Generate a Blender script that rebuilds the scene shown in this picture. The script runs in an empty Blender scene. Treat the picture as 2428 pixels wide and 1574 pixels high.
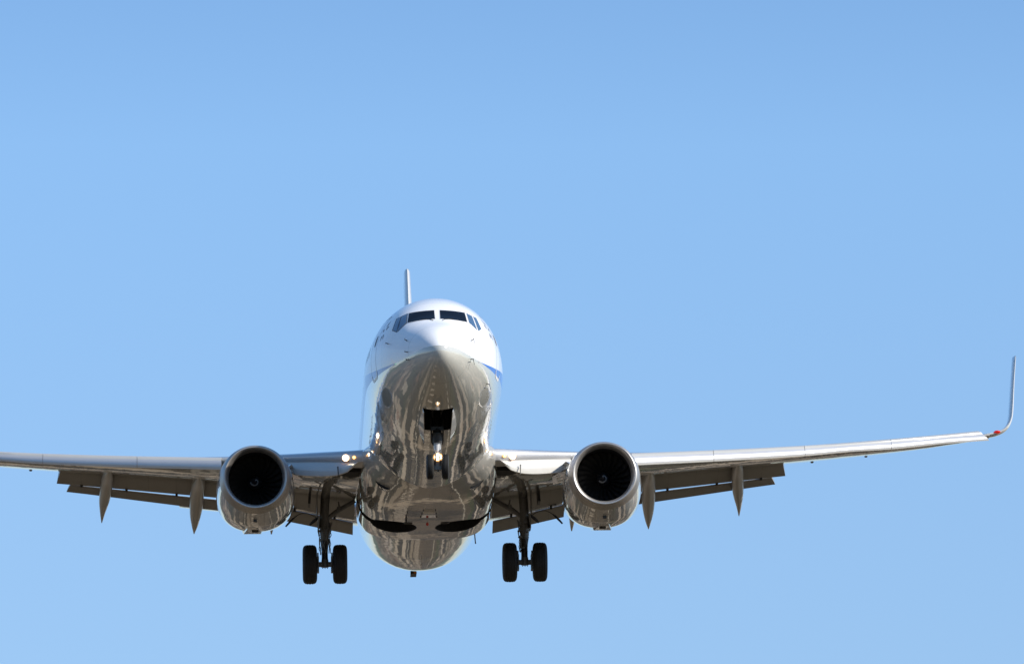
import bpy, bmesh, math, random
from mathutils import Vector, Matrix
C = bpy.context.scene
D = math.radians
rnd = random.Random(7)

# ------------------------------------------------------------------ camera
CAM_H = 1.7
ELEV = D(11.0)
cam_d = bpy.data.cameras.new('camera'); cam = bpy.data.objects.new('camera', cam_d)
C.collection.objects.link(cam); C.camera = cam
cam.location = (0, 0, CAM_H); cam.rotation_euler = (D(90) + ELEV, 0, 0)
cam_d.sensor_width = 36; cam_d.lens = 17875.6 / 2428 * 36
cam_d.clip_start = 1; cam_d.clip_end = 60000

# ------------------------------------------------------------------ sun and sky
SUN = Vector((0.80, -0.34, 0.55)).normalized()      # direction towards the sun
sun_el = math.asin(SUN.z); sun_az = math.atan2(SUN.x, SUN.y)
w = bpy.data.worlds.new('World'); C.world = w; w.use_nodes = True
nt = w.node_tree; nt.nodes.clear()
sky = nt.nodes.new('ShaderNodeTexSky'); sky.sky_type = 'NISHITA'; sky.sun_disc = False
sky.sun_elevation = sun_el; sky.sun_rotation = sun_az
sky.altitude = 0; sky.air_density = 1.0; sky.dust_density = 0.1; sky.ozone_density = 3.0
hsv = nt.nodes.new('ShaderNodeHueSaturation'); hsv.inputs['Saturation'].default_value = 1.15
bg = nt.nodes.new('ShaderNodeBackground'); bg.inputs['Strength'].default_value = 0.108
wo = nt.nodes.new('ShaderNodeOutputWorld')
nt.links.new(sky.outputs[0], hsv.inputs['Color']); tint = nt.nodes.new('ShaderNodeMix'); tint.data_type = 'RGBA'; tint.blend_type = 'MULTIPLY'; tint.inputs[0].default_value = 1; tint.inputs[7].default_value = (1.34, 1.265, 1.28, 1)
nt.links.new(hsv.outputs[0], tint.inputs[6]); # sky gain by elevation: glare dimmed low down, upper dome brightened to fill shade
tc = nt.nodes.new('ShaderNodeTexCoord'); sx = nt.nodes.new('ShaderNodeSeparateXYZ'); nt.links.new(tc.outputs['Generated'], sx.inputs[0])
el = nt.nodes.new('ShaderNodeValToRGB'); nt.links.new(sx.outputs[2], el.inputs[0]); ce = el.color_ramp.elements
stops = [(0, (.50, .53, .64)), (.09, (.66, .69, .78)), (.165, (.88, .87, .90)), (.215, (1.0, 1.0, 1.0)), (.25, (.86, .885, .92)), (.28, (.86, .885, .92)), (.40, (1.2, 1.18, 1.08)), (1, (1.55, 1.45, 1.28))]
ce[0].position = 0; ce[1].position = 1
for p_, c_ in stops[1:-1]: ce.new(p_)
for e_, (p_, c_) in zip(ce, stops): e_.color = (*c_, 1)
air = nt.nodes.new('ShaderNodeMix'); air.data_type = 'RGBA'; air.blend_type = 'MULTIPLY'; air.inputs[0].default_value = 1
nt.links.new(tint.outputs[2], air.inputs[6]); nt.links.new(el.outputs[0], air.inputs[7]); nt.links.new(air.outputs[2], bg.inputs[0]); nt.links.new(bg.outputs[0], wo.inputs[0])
sd = bpy.data.lights.new('sun', 'SUN'); so = bpy.data.objects.new('sun', sd); C.collection.objects.link(so)
sd.energy = 5.0; sd.angle = D(0.5); sd.color = (1.0, 0.93, 0.82)
so.rotation_euler = SUN.to_track_quat('Z', 'Y').to_euler()
C.view_settings.view_transform = 'Standard'; C.view_settings.look = 'None'
C.view_settings.exposure = 0.35; C.view_settings.gamma = 1.0
C.render.engine = 'CYCLES'
C.cycles.max_bounces = 8; C.cycles.glossy_bounces = 5; C.cycles.diffuse_bounces = 4

# ------------------------------------------------------------------ materials
def newmat(name):
    m = bpy.data.materials.new(name); m.use_nodes = True
    return m, m.node_tree, m.node_tree.nodes['Principled BSDF']
def mth(nt, op, a, b=None, clamp=False):
    n = nt.nodes.new('ShaderNodeMath'); n.operation = op; n.use_clamp = clamp
    for i, v in enumerate((a, b)):
        if v is None: continue
        if hasattr(v, 'node'): nt.links.new(v, n.inputs[i])
        else: n.inputs[i].default_value = v
    return n.outputs[0]
def mixc(nt, f, a, b):
    n = nt.nodes.new('ShaderNodeMix'); n.data_type = 'RGBA'
    for s, v in ((0, f), (6, a), (7, b)):
        if hasattr(v, 'node'): nt.links.new(v, n.inputs[s])
        else: n.inputs[s].default_value = v if s == 0 else (*v, 1)
    return n.outputs[2]
def noise(nt, vec, scale, detail=3, rough=.5, sc=None):
    if sc:
        mp = nt.nodes.new('ShaderNodeMapping'); nt.links.new(vec, mp.inputs[0]); mp.inputs['Scale'].default_value = sc; vec = mp.outputs[0]
    n = nt.nodes.new('ShaderNodeTexNoise'); nt.links.new(vec, n.inputs['Vector'])
    n.inputs['Scale'].default_value = scale; n.inputs['Detail'].default_value = detail; n.inputs['Roughness'].default_value = rough
    return n.outputs['Fac']
def objco(nt):
    t = nt.nodes.new('ShaderNodeTexCoord'); s = nt.nodes.new('ShaderNodeSeparateXYZ'); nt.links.new(t.outputs['Object'], s.inputs[0])
    return t.outputs['Object'], s.outputs
def ramp(nt, f, stops, const=False):
    r = nt.nodes.new('ShaderNodeValToRGB'); nt.links.new(f, r.inputs[0]); e = r.color_ramp.elements
    r.color_ramp.interpolation = 'CONSTANT' if const else 'LINEAR'
    e[0].position = stops[0][0]; e[1].position = stops[-1][0]
    for p, c in stops[1:-1]: e.new(p)
    for el, (p, c) in zip(e, stops): el.color = (*c, 1) if not isinstance(c, float) else (c, c, c, 1)
    return r.outputs[0]

def skin_finish(nt, b, col, rough=.07, wav=.0022, dirt=.25, ior=1.5, coat=.6):
    """glossy aircraft paint: slight skin waviness, faint grime and frame lines"""
    vec, xyz = objco(nt)
    g = noise(nt, vec, 1.1, 6, .6, (1, .35, 1))
    g2 = noise(nt, vec, 9, 4, .6, (1, .12, 1))
    d = mth(nt, 'MULTIPLY', mth(nt, 'MULTIPLY', g, g2), dirt * 1.6)
    c = mixc(nt, d, col, (.20, .17, .13))
    nt.links.new(c, b.inputs['Base Color'])
    r = mth(nt, 'ADD', mth(nt, 'MULTIPLY', g, .06), rough - .02)
    nt.links.new(r, b.inputs['Roughness'])
    b.inputs['IOR'].default_value = ior; b.inputs['Coat Weight'].default_value = coat; b.inputs['Coat Roughness'].default_value = .03
    n1 = noise(nt, vec, 1.7, 2, .5, (1, .8, 1)); n2 = noise(nt, vec, 6.0, 1, .5, (1.6, .5, 1.6))
    h = mth(nt, 'ADD', n1, mth(nt, 'MULTIPLY', n2, .08))
    bp = nt.nodes.new('ShaderNodeBump'); bp.inputs['Strength'].default_value = 1; bp.inputs['Distance'].default_value = wav * 4
    nt.links.new(h, bp.inputs['Height']); nt.links.new(bp.outputs[0], b.inputs['Normal']); nt.links.new(bp.outputs[0], b.inputs['Coat Normal'])
    return c

def seam(nt, coord, positions, half=.006):
    f = None
    for p in positions:
        s = mth(nt, 'LESS_THAN', mth(nt, 'ABSOLUTE', mth(nt, 'SUBTRACT', coord, p)), half)
        f = s if f is None else mth(nt, 'MAXIMUM', f, s)
    return f

def fuselage_paint():
    m, nt, b = newmat('fuselage_paint')
    vec, xyz = objco(nt); X, Y, Z = xyz
    fy = mth(nt, 'DIVIDE', Y, 40.0)
    def curve(pts):
        n = nt.nodes.new('ShaderNodeFloatCurve'); nt.links.new(fy, n.inputs['Value'])
        cu = n.mapping.curves[0]
        ps = [(y / 40, (z + 1.5) / 3) for y, z in pts]
        cu.points[0].location = ps[0]; cu.points[1].location = ps[-1]
        for p in ps[1:-1]: cu.points.new(*p)
        for p in cu.points: p.handle_type = 'VECTOR'
        n.mapping.update()
        return mth(nt, 'SUBTRACT', mth(nt, 'MULTIPLY', n.outputs[0], 3.0), 1.5)
    up = curve([(0, -.50), (.3, -.53), (.7, -.59), (1.2, -.618), (1.8, -.617), (2.5, -.565), (3.6, -.452), (4.9, -.28), (6.2, -.1), (40, -.1)])
    lo = curve([(0, -.50), (.3, -.53), (.7, -.59), (1.2, -.618), (1.8, -.618), (2.5, -.628), (3.7, -.585), (4.8, -.51), (6.2, -.45), (40, -.45)])
    col = mixc(nt, mth(nt, 'GREATER_THAN', Z, lo), (.50, .50, .46), (.025, .13, .50))
    col = mixc(nt, mth(nt, 'GREATER_THAN', Z, up), col, (.80, .80, .81))
    ln = seam(nt, Y, [.95, 3.05, 5.1, 7.6, 10.1, 14, 18, 22.5, 26, 29], .007)
    ln = mth(nt, 'MAXIMUM', ln, mth(nt, 'MULTIPLY', mth(nt, 'LESS_THAN', Z, -1.2), seam(nt, X, [-.55, .3, .9, -1.2], .004)))
    col = mixc(nt, mth(nt, 'MULTIPLY', ln, .42), col, (.1, .1, .1))
    skin_finish(nt, b, col, .05, .0016, .10, coat=.0)
    low = mth(nt, 'LESS_THAN', Z, lo)
    nt.links.new(mth(nt, 'MULTIPLY', low, .9), b.inputs['Coat Weight']); nt.links.new(mth(nt, 'ADD', mth(nt, 'MULTIPLY', low, .25), 1.40), b.inputs['IOR'])
    return m
def skin(name, col, rough=.08, wav=.0016, dirt=.25, lines_y=None, lines_x=None, ior=1.5, coat=.6, lstr=.3):
    m, nt, b = newmat(name); vec, (X, Y, Z) = objco(nt)
    c = mixc(nt, 0.0, col, col)
    if lines_y: c = mixc(nt, mth(nt, 'MULTIPLY', seam(nt, Y, lines_y, .006), lstr), c, (.06, .06, .06))
    if lines_x: c = mixc(nt, mth(nt, 'MULTIPLY', seam(nt, mth(nt, 'ABSOLUTE', X), lines_x, .006), lstr), c, (.06, .06, .06))
    skin_finish(nt, b, c, rough, wav, dirt, ior, coat)
    return m
def plain(name, col, rough=.5, metal=0., var=.25, scale=8):
    m, nt, b = newmat(name); vec, _ = objco(nt)
    n = noise(nt, vec, scale, 4, .6)
    c = mixc(nt, n, tuple(v * (1 - var) for v in col), tuple(min(1, v * (1 + var)) for v in col))
    nt.links.new(c, b.inputs['Base Color']); b.inputs['Metallic'].default_value = metal
    r = mth(nt, 'ADD', mth(nt, 'MULTIPLY', n, .15), rough - .07); nt.links.new(r, b.inputs['Roughness'])
    return m
def glow(name, col, s):
    m, nt, b = newmat(name); b.inputs['Base Color'].default_value = (*col, 1)
    b.inputs['Emission Color'].default_value = (*col, 1); b.inputs['Emission Strength'].default_value = s
    return m

M = dict(
    fus=fuselage_paint(),
    fair=skin('fairing_paint', (.38, .37, .34), .05, .0016, .12, ior=1.65, coat=.9, lines_y=[13.6, 15.3, 17.0, 19.9], lines_x=[.0, .62, 1.25]),
    wing=skin('wing_paint', (.38, .38, .36), .08, .0022, .5, ior=1.6, coat=.8, lines_x=[2.6, 3.6, 4.4, 5.9, 7.4, 8.6, 10.4, 12.3, 14.1, 15.6]),
    white=skin('white_paint', (.56, .55, .52), .12, .001, .12),
    slatp=skin('slat_paint', (.46, .45, .42), .28, .0006, .15, lines_x=[], coat=.2),
    lip=plain('brushed_metal', (.44, .42, .40), .46, .85, .04, 3),
    slatm=plain('slat_metal', (.50, .50, .51), .38, .35, .04, 2),
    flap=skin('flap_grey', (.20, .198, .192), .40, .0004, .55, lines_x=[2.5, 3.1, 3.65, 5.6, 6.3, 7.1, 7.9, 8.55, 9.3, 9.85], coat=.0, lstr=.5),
    canoe=skin('fairing_grey', (.34, .335, .32), .3, .0006, .3, coat=.15),
    cowl=skin('cowl_paint', (.50, .51, .51), .05, .0016, .25, lines_y=[12.62, 13.9, 15.4], lines_x=[4.60, 5.08], ior=1.6, coat=.9, lstr=.6),
    blue=skin('blue_paint', (.03, .12, .42), .12, .0006, .05),
    dark=plain('dark_metal', (.030, .029, .028), .45, .3, .3, 14),
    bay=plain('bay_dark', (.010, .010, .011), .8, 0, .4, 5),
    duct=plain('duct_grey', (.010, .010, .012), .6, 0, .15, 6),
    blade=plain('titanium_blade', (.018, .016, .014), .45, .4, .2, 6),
    spin=plain('spinner_black', (.012, .012, .014), .35, 0, .2, 6),
    mark=plain('marking_white', (.26, .26, .26), .5, 0, .05, 6),
    strut=plain('strut_grey', (.13, .125, .115), .40, .2, .3, 10),
    strutw=plain('strut_white', (.55, .55, .56), .35, 0, .15, 8),
    chrome=plain('chrome', (.7, .7, .72), .12, 1, .03, 8),
    rubber=plain('tyre_rubber', (.013, .0125, .012), .7, 0, .35, 12),
    rim=plain('wheel_grey', (.18, .18, .18), .4, .4, .2, 8),
    seal=plain('window_seal', (.07, .08, .10), .5, 0, .2, 8),
    frame=plain('window_frame', (.62, .61, .60), .35, 0, .08, 8),
    line=plain('panel_gap', (.10, .11, .13), .6, 0, .2, 8),
    logo=plain('logo_grey', (.13, .14, .17), .4, 0, .1, 8),
    red=plain('red_marking', (.55, .02, .01), .4, 0, .1, 8),
    orange=plain('orange_marking', (.6, .18, .02), .5, 0, .1, 8),
    lamp=glow('landing_lamp', (1, .88, .66), 5.0),
    lamp2=glow('turnoff_lamp', (1, .62, .25), 2.2),
    halo=glow('painted_lamp_glow', (1, .50, .16), 1.1),  # emissive bowl ring added to imitate the warm glow around the lamps
    navr=glow('red_nav_light', (.38, .008, .004), .8),
    navg=glow('green_nav_light', (.02, .9, .25), 3.5),
)
def glass_mat(name, ior, c):
    m, nt, b = newmat(name)
    b.inputs['Base Color'].default_value = (*c, 1); b.inputs['Roughness'].default_value = .03
    b.inputs['IOR'].default_value = ior
    return m
M['glass'] = glass_mat('cockpit_glass', 1.18, (.004, .005, .009)); M['glass2'] = glass_mat('side_glass', 1.9, (.05, .10, .18))  # side pane blue paints in the sky seen through the glass

# ------------------------------------------------------------------ mesh helpers
def part(name, verts, faces, mat, parent, smooth=True, mats=None, fmat=None, sharp=None, label=None):
    me = bpy.data.meshes.new(name); me.from_pydata([tuple(v) for v in verts], [], faces); me.update()
    for mm in (mats or [mat]): me.materials.append(M[mm] if isinstance(mm, str) else mm)
    bm = bmesh.new(); bm.from_mesh(me); bmesh.ops.recalc_face_normals(bm, faces=bm.faces)
    for f in bm.faces: f.smooth = smooth
    if fmat:
        for f, k in zip(bm.faces, fmat): f.material_index = k
    if smooth and sharp:
        for e in bm.edges:
            if len(e.link_faces) == 2 and e.calc_face_angle(0) > D(sharp): e.smooth = False
    bm.to_mesh(me); bm.free()
    o = bpy.data.objects.new(name, me); C.collection.objects.link(o); o.parent = parent
    if label: o['label'] = label
    return o
class MB:
    """collects simple shapes into one mesh"""
    def __init__(s): s.v = []; s.f = []; s.m = []; s.cur = 0
    def add(s, v, f):
        k = len(s.v); s.v += [tuple(p) for p in v]; s.f += [tuple(i + k for i in q) for q in f]; s.m += [s.cur] * len(f)
    def loft(s, rings, caps=True, closed=True):
        n = len(rings[0]); v = [p for r in rings for p in r]; f = []
        for i in range(len(rings) - 1):
            for j in range(n if closed else n - 1):
                a, b = i * n + j, i * n + (j + 1) % n
                f.append((a, b, b + n, a + n))
        if caps and closed:
            f.append(tuple(range(n - 1, -1, -1))); f.append(tuple((len(rings) - 1) * n + j for j in range(n)))
        s.add(v, f)
    def box(s, c, h, rot=None, taper=1.0):
        v = []
        for dz in (-1, 1):
            k = 1 if dz < 0 else taper
            for dx, dy in ((-1, -1), (1, -1), (1, 1), (-1, 1)):
                p = Vector((dx * h[0] * k, dy * h[1] * k, dz * h[2]))
                if rot: p = rot @ p
                v.append(Vector(c) + p)
        s.add(v, [(0, 3, 2, 1), (4, 5, 6, 7), (0, 1, 5, 4), (1, 2, 6, 5), (2, 3, 7, 6), (3, 0, 4, 7)])
    def tube(s, pts, r, n=12, caps=True):
        pts = [Vector(p) for p in pts]
        if not isinstance(r, (list, tuple)): r = [r] * len(pts)
        rings = []
        for i, p in enumerate(pts):
            d = (pts[min(i + 1, len(pts) - 1)] - pts[max(i - 1, 0)]).normalized()
            u = d.cross(Vector((0.13, .31, 1)) if abs(d.z) < .9 else Vector((1, .1, 0))).normalized(); w_ = d.cross(u)
            rings.append([p + u * r[i] * math.cos(a) + w_ * r[i] * math.sin(a) for a in [2 * math.pi * k / n for k in range(n)]])
        s.loft(rings, caps)
    def wheel(s, c, prof, n=48):
        """prof: (x offset, radius) revolve about an x axis through c"""
        rings = [[(c[0] + x, c[1] + r * math.cos(a), c[2] + r * math.sin(a)) for a in [2 * math.pi * k / n for k in range(n)]] for x, r in prof]
        s.loft(rings, False)
    def revy(s, c, prof, n=64):
        rings = [[(c[0] + r * math.cos(a), y, c[2] + r * math.sin(a)) for a in [2 * math.pi * k / n for k in range(n)]] for y, r in prof]
        s.loft(rings, False)
    def build(s, name, mat, parent, smooth=True, mats=None, sharp=35, label=None):
        return part(name, s.v, s.f, mat, parent, smooth, mats, s.m if mats else None, sharp, label)
def pchip(xs, ys):
    n = len(xs); h = [xs[i + 1] - xs[i] for i in range(n - 1)]; d = [(ys[i + 1] - ys[i]) / h[i] for i in range(n - 1)]
    m = [d[0]] + [0] * (n - 2) + [d[-1]]
    for i in range(1, n - 1):
        if d[i - 1] * d[i] > 0:
            w1 = 2 * h[i] + h[i - 1]; w2 = h[i] + 2 * h[i - 1]; m[i] = (w1 + w2) / (w1 / d[i - 1] + w2 / d[i])
    def f(x):
        if x <= xs[0]: return ys[0]
        if x >= xs[-1]: return ys[-1]
        i = 0
        while x > xs[i + 1]: i += 1
        t = (x - xs[i]) / h[i]
        return (2*t**3-3*t*t+1)*ys[i]+(t**3-2*t*t+t)*h[i]*m[i]+(-2*t**3+3*t*t)*ys[i+1]+(t**3-t*t)*h[i]*m[i+1]
    return f
def subtract(ob, cutters):
    """cut openings into ob for good and throw the cutters away"""
    for c in cutters:
        md = ob.modifiers.new('cut', 'BOOLEAN'); md.operation = 'DIFFERENCE'; md.solver = 'EXACT'; md.object = c
    bpy.context.view_layer.update()
    dg = bpy.context.evaluated_depsgraph_get()
    me = bpy.data.meshes.new_from_object(ob.evaluated_get(dg)); old = ob.data
    ob.modifiers.clear(); ob.data = me; bpy.data.meshes.remove(old)
    for c in cutters: bpy.data.objects.remove(c)
    bm = bmesh.new(); bm.from_mesh(me)
    for e in bm.edges:
        if len(e.link_faces) == 2 and e.calc_face_angle(0) > D(30): e.smooth = False
    bm.to_mesh(me); bm.free()

# ------------------------------------------------------------------ the ground below (seen only mirrored in the belly)
def ground():
    m, nt, b = newmat('airfield_surroundings')
    vec, (X, Y, Z) = objco(nt)
    # town: blocks of roofs, walls and streets at two sizes
    def cells(scale, rotz, stops, sq=(1, 1, 1)):
        mp = nt.nodes.new('ShaderNodeMapping'); nt.links.new(vec, mp.inputs[0]); mp.inputs['Rotation'].default_value = (0, 0, rotz); mp.inputs['Scale'].default_value = sq
        vo = nt.nodes.new('ShaderNodeTexVoronoi'); vo.distance = 'CHEBYCHEV'; vo.inputs['Scale'].default_value = scale; nt.links.new(mp.outputs[0], vo.inputs['Vector'])
        sp = nt.nodes.new('ShaderNodeSeparateColor'); nt.links.new(vo.outputs['Color'], sp.inputs[0])
        return ramp(nt, sp.outputs[0], stops, True), sp.outputs[1]
    town, k1 = cells(.042, .35, [(0, (.025, .024, .02)), (.16, (.13, .10, .07)), (.28, (.04, .045, .022)), (.40, (.50, .42, .32)), (.52, (.05, .04, .032)), (.64, (.36, .22, .16)), (.72, (.10, .075, .05)), (.82, (.62, .56, .46)), (.90, (.035, .045, .02))])
    town2, k2 = cells(.013, .2, [(0, (.03, .035, .016)), (.3, (.20, .16, .11)), (.45, (.045, .035, .03)), (.62, (.07, .08, .035)), (.75, (.48, .41, .32)), (.85, (.03, .028, .025))])
    town = mixc(nt, .32, town, town2)
    big = noise(nt, vec, .004, 4, .6)
    tree = ramp(nt, noise(nt, vec, .05, 5, .65), [(.45, (.018, .022, .008)), (.62, (.07, .06, .025))])
    far = mixc(nt, mth(nt, 'GREATER_THAN', big, .56), town, tree)
    # approach strip under the flight path: grass, roads, verges running along Y
    wob = mth(nt, 'MULTIPLY', mth(nt, 'SUBTRACT', noise(nt, vec, .014, 3, .55), .5), 22.0)
    xs = mth(nt, 'ADD', X, wob)
    u = mth(nt, 'DIVIDE', mth(nt, 'ADD', mth(nt, 'ADD', X, mth(nt, 'MULTIPLY', wob, .35)), 60.0), 120.0)
    strip = ramp(nt, u, [(0, (.02, .025, .01)), (.10, (.46, .40, .30)), (.17, (.03, .028, .02)), (.25, (.50, .43, .33)), (.29, (.030, .028, .02)), (.345, (.30, .25, .18)), (.375, (.105, .082, .055)),
                         (.48, (.085, .068, .046)), (.57, (.075, .062, .036)), (.62, (.04, .055, .018)), (.66, (.022, .022, .018)), (.70, (.58, .50, .40)), (.735, (.026, .026, .018)), (.80, (.48, .41, .31)), (.85, (.03, .035, .015)), (.92, (.42, .35, .26)), (1, (.03, .03, .02))], True)
    g = noise(nt, vec, .35, 5, .7)
    g3 = noise(nt, vec, .016, 3, .5, (1.5, .6, 1))
    strip = mixc(nt, mth(nt, 'MULTIPLY', g, .4), strip, (.07, .055, .035))
    strip = mixc(nt, ramp(nt, g3, [(.52, 0.0), (.55, .85)]), strip, (.028, .024, .016))
    # painted bars across the strip
    yb = mth(nt, 'LESS_THAN', mth(nt, 'FRACT', mth(nt, 'DIVIDE', Y, 9.0)), .3)
    bx = mth(nt, 'MULTIPLY', mth(nt, 'GREATER_THAN', X, -13.0), mth(nt, 'LESS_THAN', X, -7.5))
    strip = mixc(nt, mth(nt, 'MULTIPLY', mth(nt, 'MULTIPLY', yb, bx), .9), strip, (.62, .54, .42))
    edge = mth(nt, 'MULTIPLY', seam(nt, X, [9.2, -22.0, 24.5], .45), mth(nt, 'LESS_THAN', mth(nt, 'FRACT', mth(nt, 'DIVIDE', Y, 12.0)), .6))
    strip = mixc(nt, mth(nt, 'MULTIPLY', edge, .8), strip, (.7, .64, .52))
    yc = mth(nt, 'LESS_THAN', mth(nt, 'FRACT', mth(nt, 'DIVIDE', Y, 170.0)), .05)
    strip = mixc(nt, mth(nt, 'MULTIPLY', yc, .85), strip, (.40, .33, .24))
    near = ramp(nt, mth(nt, 'DIVIDE', Y, 400.0), [(.38, 1.0), (.50, 0.0)])
    fld = mixc(nt, g3, (.04, .036, .026), (.11, .097, .078))
    strip = mixc(nt, mth(nt, 'MULTIPLY', near, .82), strip, fld)
    inside = mth(nt, 'LESS_THAN', mth(nt, 'ABSOLUTE', xs), mth(nt, 'SUBTRACT', 46.0, mth(nt, 'MULTIPLY', near, 18.0)))
    col = mixc(nt, inside, far, strip)
    wm = nt.nodes.new('ShaderNodeMix'); wm.data_type = 'RGBA'; wm.blend_type = 'MULTIPLY'; wm.inputs[0].default_value = 1; wm.inputs[7].default_value = (.80, .695, .575, 1)
    nt.links.new(col, wm.inputs[6]); col = wm.outputs[2]
    nt.links.new(col, b.inputs['Base Color']); b.inputs['Roughness'].default_value = .85; b.inputs['Specular IOR Level'].default_value = .2
    s = 26000; n = 26; v = []; f = []
    for i in range(n + 1):
        for j in range(n + 1): v.append((-s + 2 * s * i / n, -s + 2 * s * j / n, 0))
    for i in range(n):
        for j in range(n):
            a = i * (n + 1) + j; f.append((a, a + n + 1, a + n + 2, a + 1))
    o = part('ground', v, f, m, None, False); o['kind'] = 'structure'
    return o
ground()
def added_hills():  # unseen ring added to hide the horizon glow in skin reflections
    mb = MB(); n = 180; rr = []
    for k, (rad, h) in enumerate(((5200, 0), (6000, .55), (6800, 1.0), (7600, .6), (8600, 0))):
        rr.append([(rad * math.cos(a) * 1.0, rad * math.sin(a), -1 + h * (150 + 60 * math.sin(3 * a + 1) + 35 * math.sin(7 * a + 2) + 22 * math.sin(17 * a) + 10 * math.sin(41 * a))) for a in [2 * math.pi * q / n for q in range(n)]])
    mb.loft(rr, False)
    m, nt, b = newmat('wooded_hills'); vec, _ = objco(nt)
    c = ramp(nt, noise(nt, vec, .004, 5, .6), [(.4, (.04, .06, .03)), (.6, (.09, .10, .06))]); nt.links.new(c, b.inputs['Base Color']); b.inputs['Roughness'].default_value = .9
    o = mb.build('added_hills', m, None, sharp=None); o['kind'] = 'structure'
added_hills()

# ------------------------------------------------------------------ the airliner: local x = right in the photo, y = aft from the nose, z = up
plane = bpy.data.objects.new('airliner', None); C.collection.objects.link(plane)
plane['label'] = 'white twin-engine airliner with grey belly on landing approach, wheels and flaps down, lights on'
plane['category'] = 'airplane'
R3 = Matrix(((0.99932028, -0.03291231, -0.01660618), (0.03552752, 0.98004342, 0.19558296), (0.0098377, -0.19604, 0.98054655)))
RX = Matrix.Rotation(ELEV, 3, 'X')
rot = RX @ R3
loc = RX @ (R3 @ Vector((0, -15, 0)) + Vector((-2.3881052, 211.749513, -2.78716745))) + Vector((0, 0, CAM_H))
plane.matrix_world = Matrix.Translation(loc) @ rot.to_4x4()

# ---- fuselage
FY=[0,.06,.2,.5,1,1.5,2,2.5,3,3.7,4.5,5.5,7,9,24,27,30,33,36,38]
FT=[-.62,-.44,-.27,-.03,.22,.42,.68,.98,1.22,1.46,1.66,1.81,1.9,1.91,1.91,1.91,1.9,1.85,1.72,1.45]
FB=[-.62,-.80,-.96,-1.15,-1.36,-1.51,-1.62,-1.71,-1.79,-1.88,-1.95,-2.02,-2.08,-2.1,-2.07,-1.93,-1.40,-.70,.1,.7]
FW=[0,.18,.35,.58,.83,1.03,1.20,1.35,1.47,1.60,1.71,1.80,1.87,1.88,1.88,1.86,1.62,1.2,.7,.25]
FM=[-.62,-.62,-.6,-.55,-.47,-.39,-.32,-.25,-.2,-.13,-.08,-.04,0,0,0,0,.15,.5,.9,1.05]
sq = [math.sqrt(y) for y in FY]
_t, _b, _w, _m = [pchip(sq, a) for a in (FT, FB, FW, FM)]
def sec(y):
    s = math.sqrt(max(y, 0)); return _w(s), _t(s), _b(s), _m(s)
def expo(y): return 2.0 + 0.25 * math.exp(-((y - 2.4) / 1.1) ** 2)
def ring_pt(y, a):
    w, t, b, m = sec(y); c, s = math.cos(a), math.sin(a)
    n = expo(y) if s > 0 else 2.08
    return (w * math.copysign(abs(c) ** (2 / n), c), y, m + ((t - m) if s > 0 else (m - b)) * math.copysign(abs(s) ** (2 / n), s))
def Ff(x, y, z):
    w, t, b, m = sec(y)
    if w < 1e-6: return 1
    n = expo(y) if z > m else 2.08
    h = (t - m) if z > m else (m - b)
    return (abs(x) / w) ** n + (abs(z - m) / max(h, 1e-6)) ** n - 1
def front(x, z):
    """station where the nose skin is met by going aft at (x, z)"""
    a, b = 0.0, 12.0
    y = 0.0
    while y < 12 and Ff(x, y, z) > 0: y += .05
    a, b = max(0, y - .05), y
    for _ in range(20):
        c = (a + b) / 2
        if Ff(x, c, z) > 0: a = c
        else: b = c
    return b
def side(y, z, sg):
    w, t, b, m = sec(y); n = expo(y) if z > m else 2.08; h = (t - m) if z > m else (m - b)
    return sg * w * max(0, 1 - (abs(z - m) / h) ** n) ** (1 / n)
def fnorm(p):
    e = .01; x, y, z = p
    g = Vector((Ff(x+e,y,z)-Ff(x-e,y,z), Ff(x,y+e,z)-Ff(x,max(y-e,0),z), Ff(x,y,z+e)-Ff(x,y,z-e)))
    return g.normalized()
NY, NA = 190, 144
ys = [38.0 * (k / NY) ** 2 for k in range(1, NY + 1)]
rings = [[ring_pt(y, 2 * math.pi * (j + .5) / NA) for j in range(NA)] for y in ys]
v = [(0, 0, -.62)] + [p for r in rings for p in r]
f = [(0, 1 + (j + 1) % NA, 1 + j) for j in range(NA)]
for i in range(NY - 1):
    for j in range(NA):
        a, b = 1 + i * NA + j, 1 + i * NA + (j + 1) % NA; f.append((a, b, b + NA, a + NA))
f.append(tuple(1 + (NY - 1) * NA + j for j in range(NA)))
fus = part('fuselage', v, f, 'fus', plane, mats=['fus', 'bay'])
# nose wheel well
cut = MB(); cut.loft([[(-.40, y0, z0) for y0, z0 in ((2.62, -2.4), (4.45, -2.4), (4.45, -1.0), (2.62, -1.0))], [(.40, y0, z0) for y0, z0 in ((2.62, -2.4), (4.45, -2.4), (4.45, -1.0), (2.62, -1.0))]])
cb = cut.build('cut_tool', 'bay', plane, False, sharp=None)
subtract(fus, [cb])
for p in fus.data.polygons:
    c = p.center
    if abs(c.x) < .402 and 2.6 < c.y < 4.46 and c.z < -.9 and Ff(c.x, c.y, c.z) < -.015: p.material_index = 1; p.use_smooth = False

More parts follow.
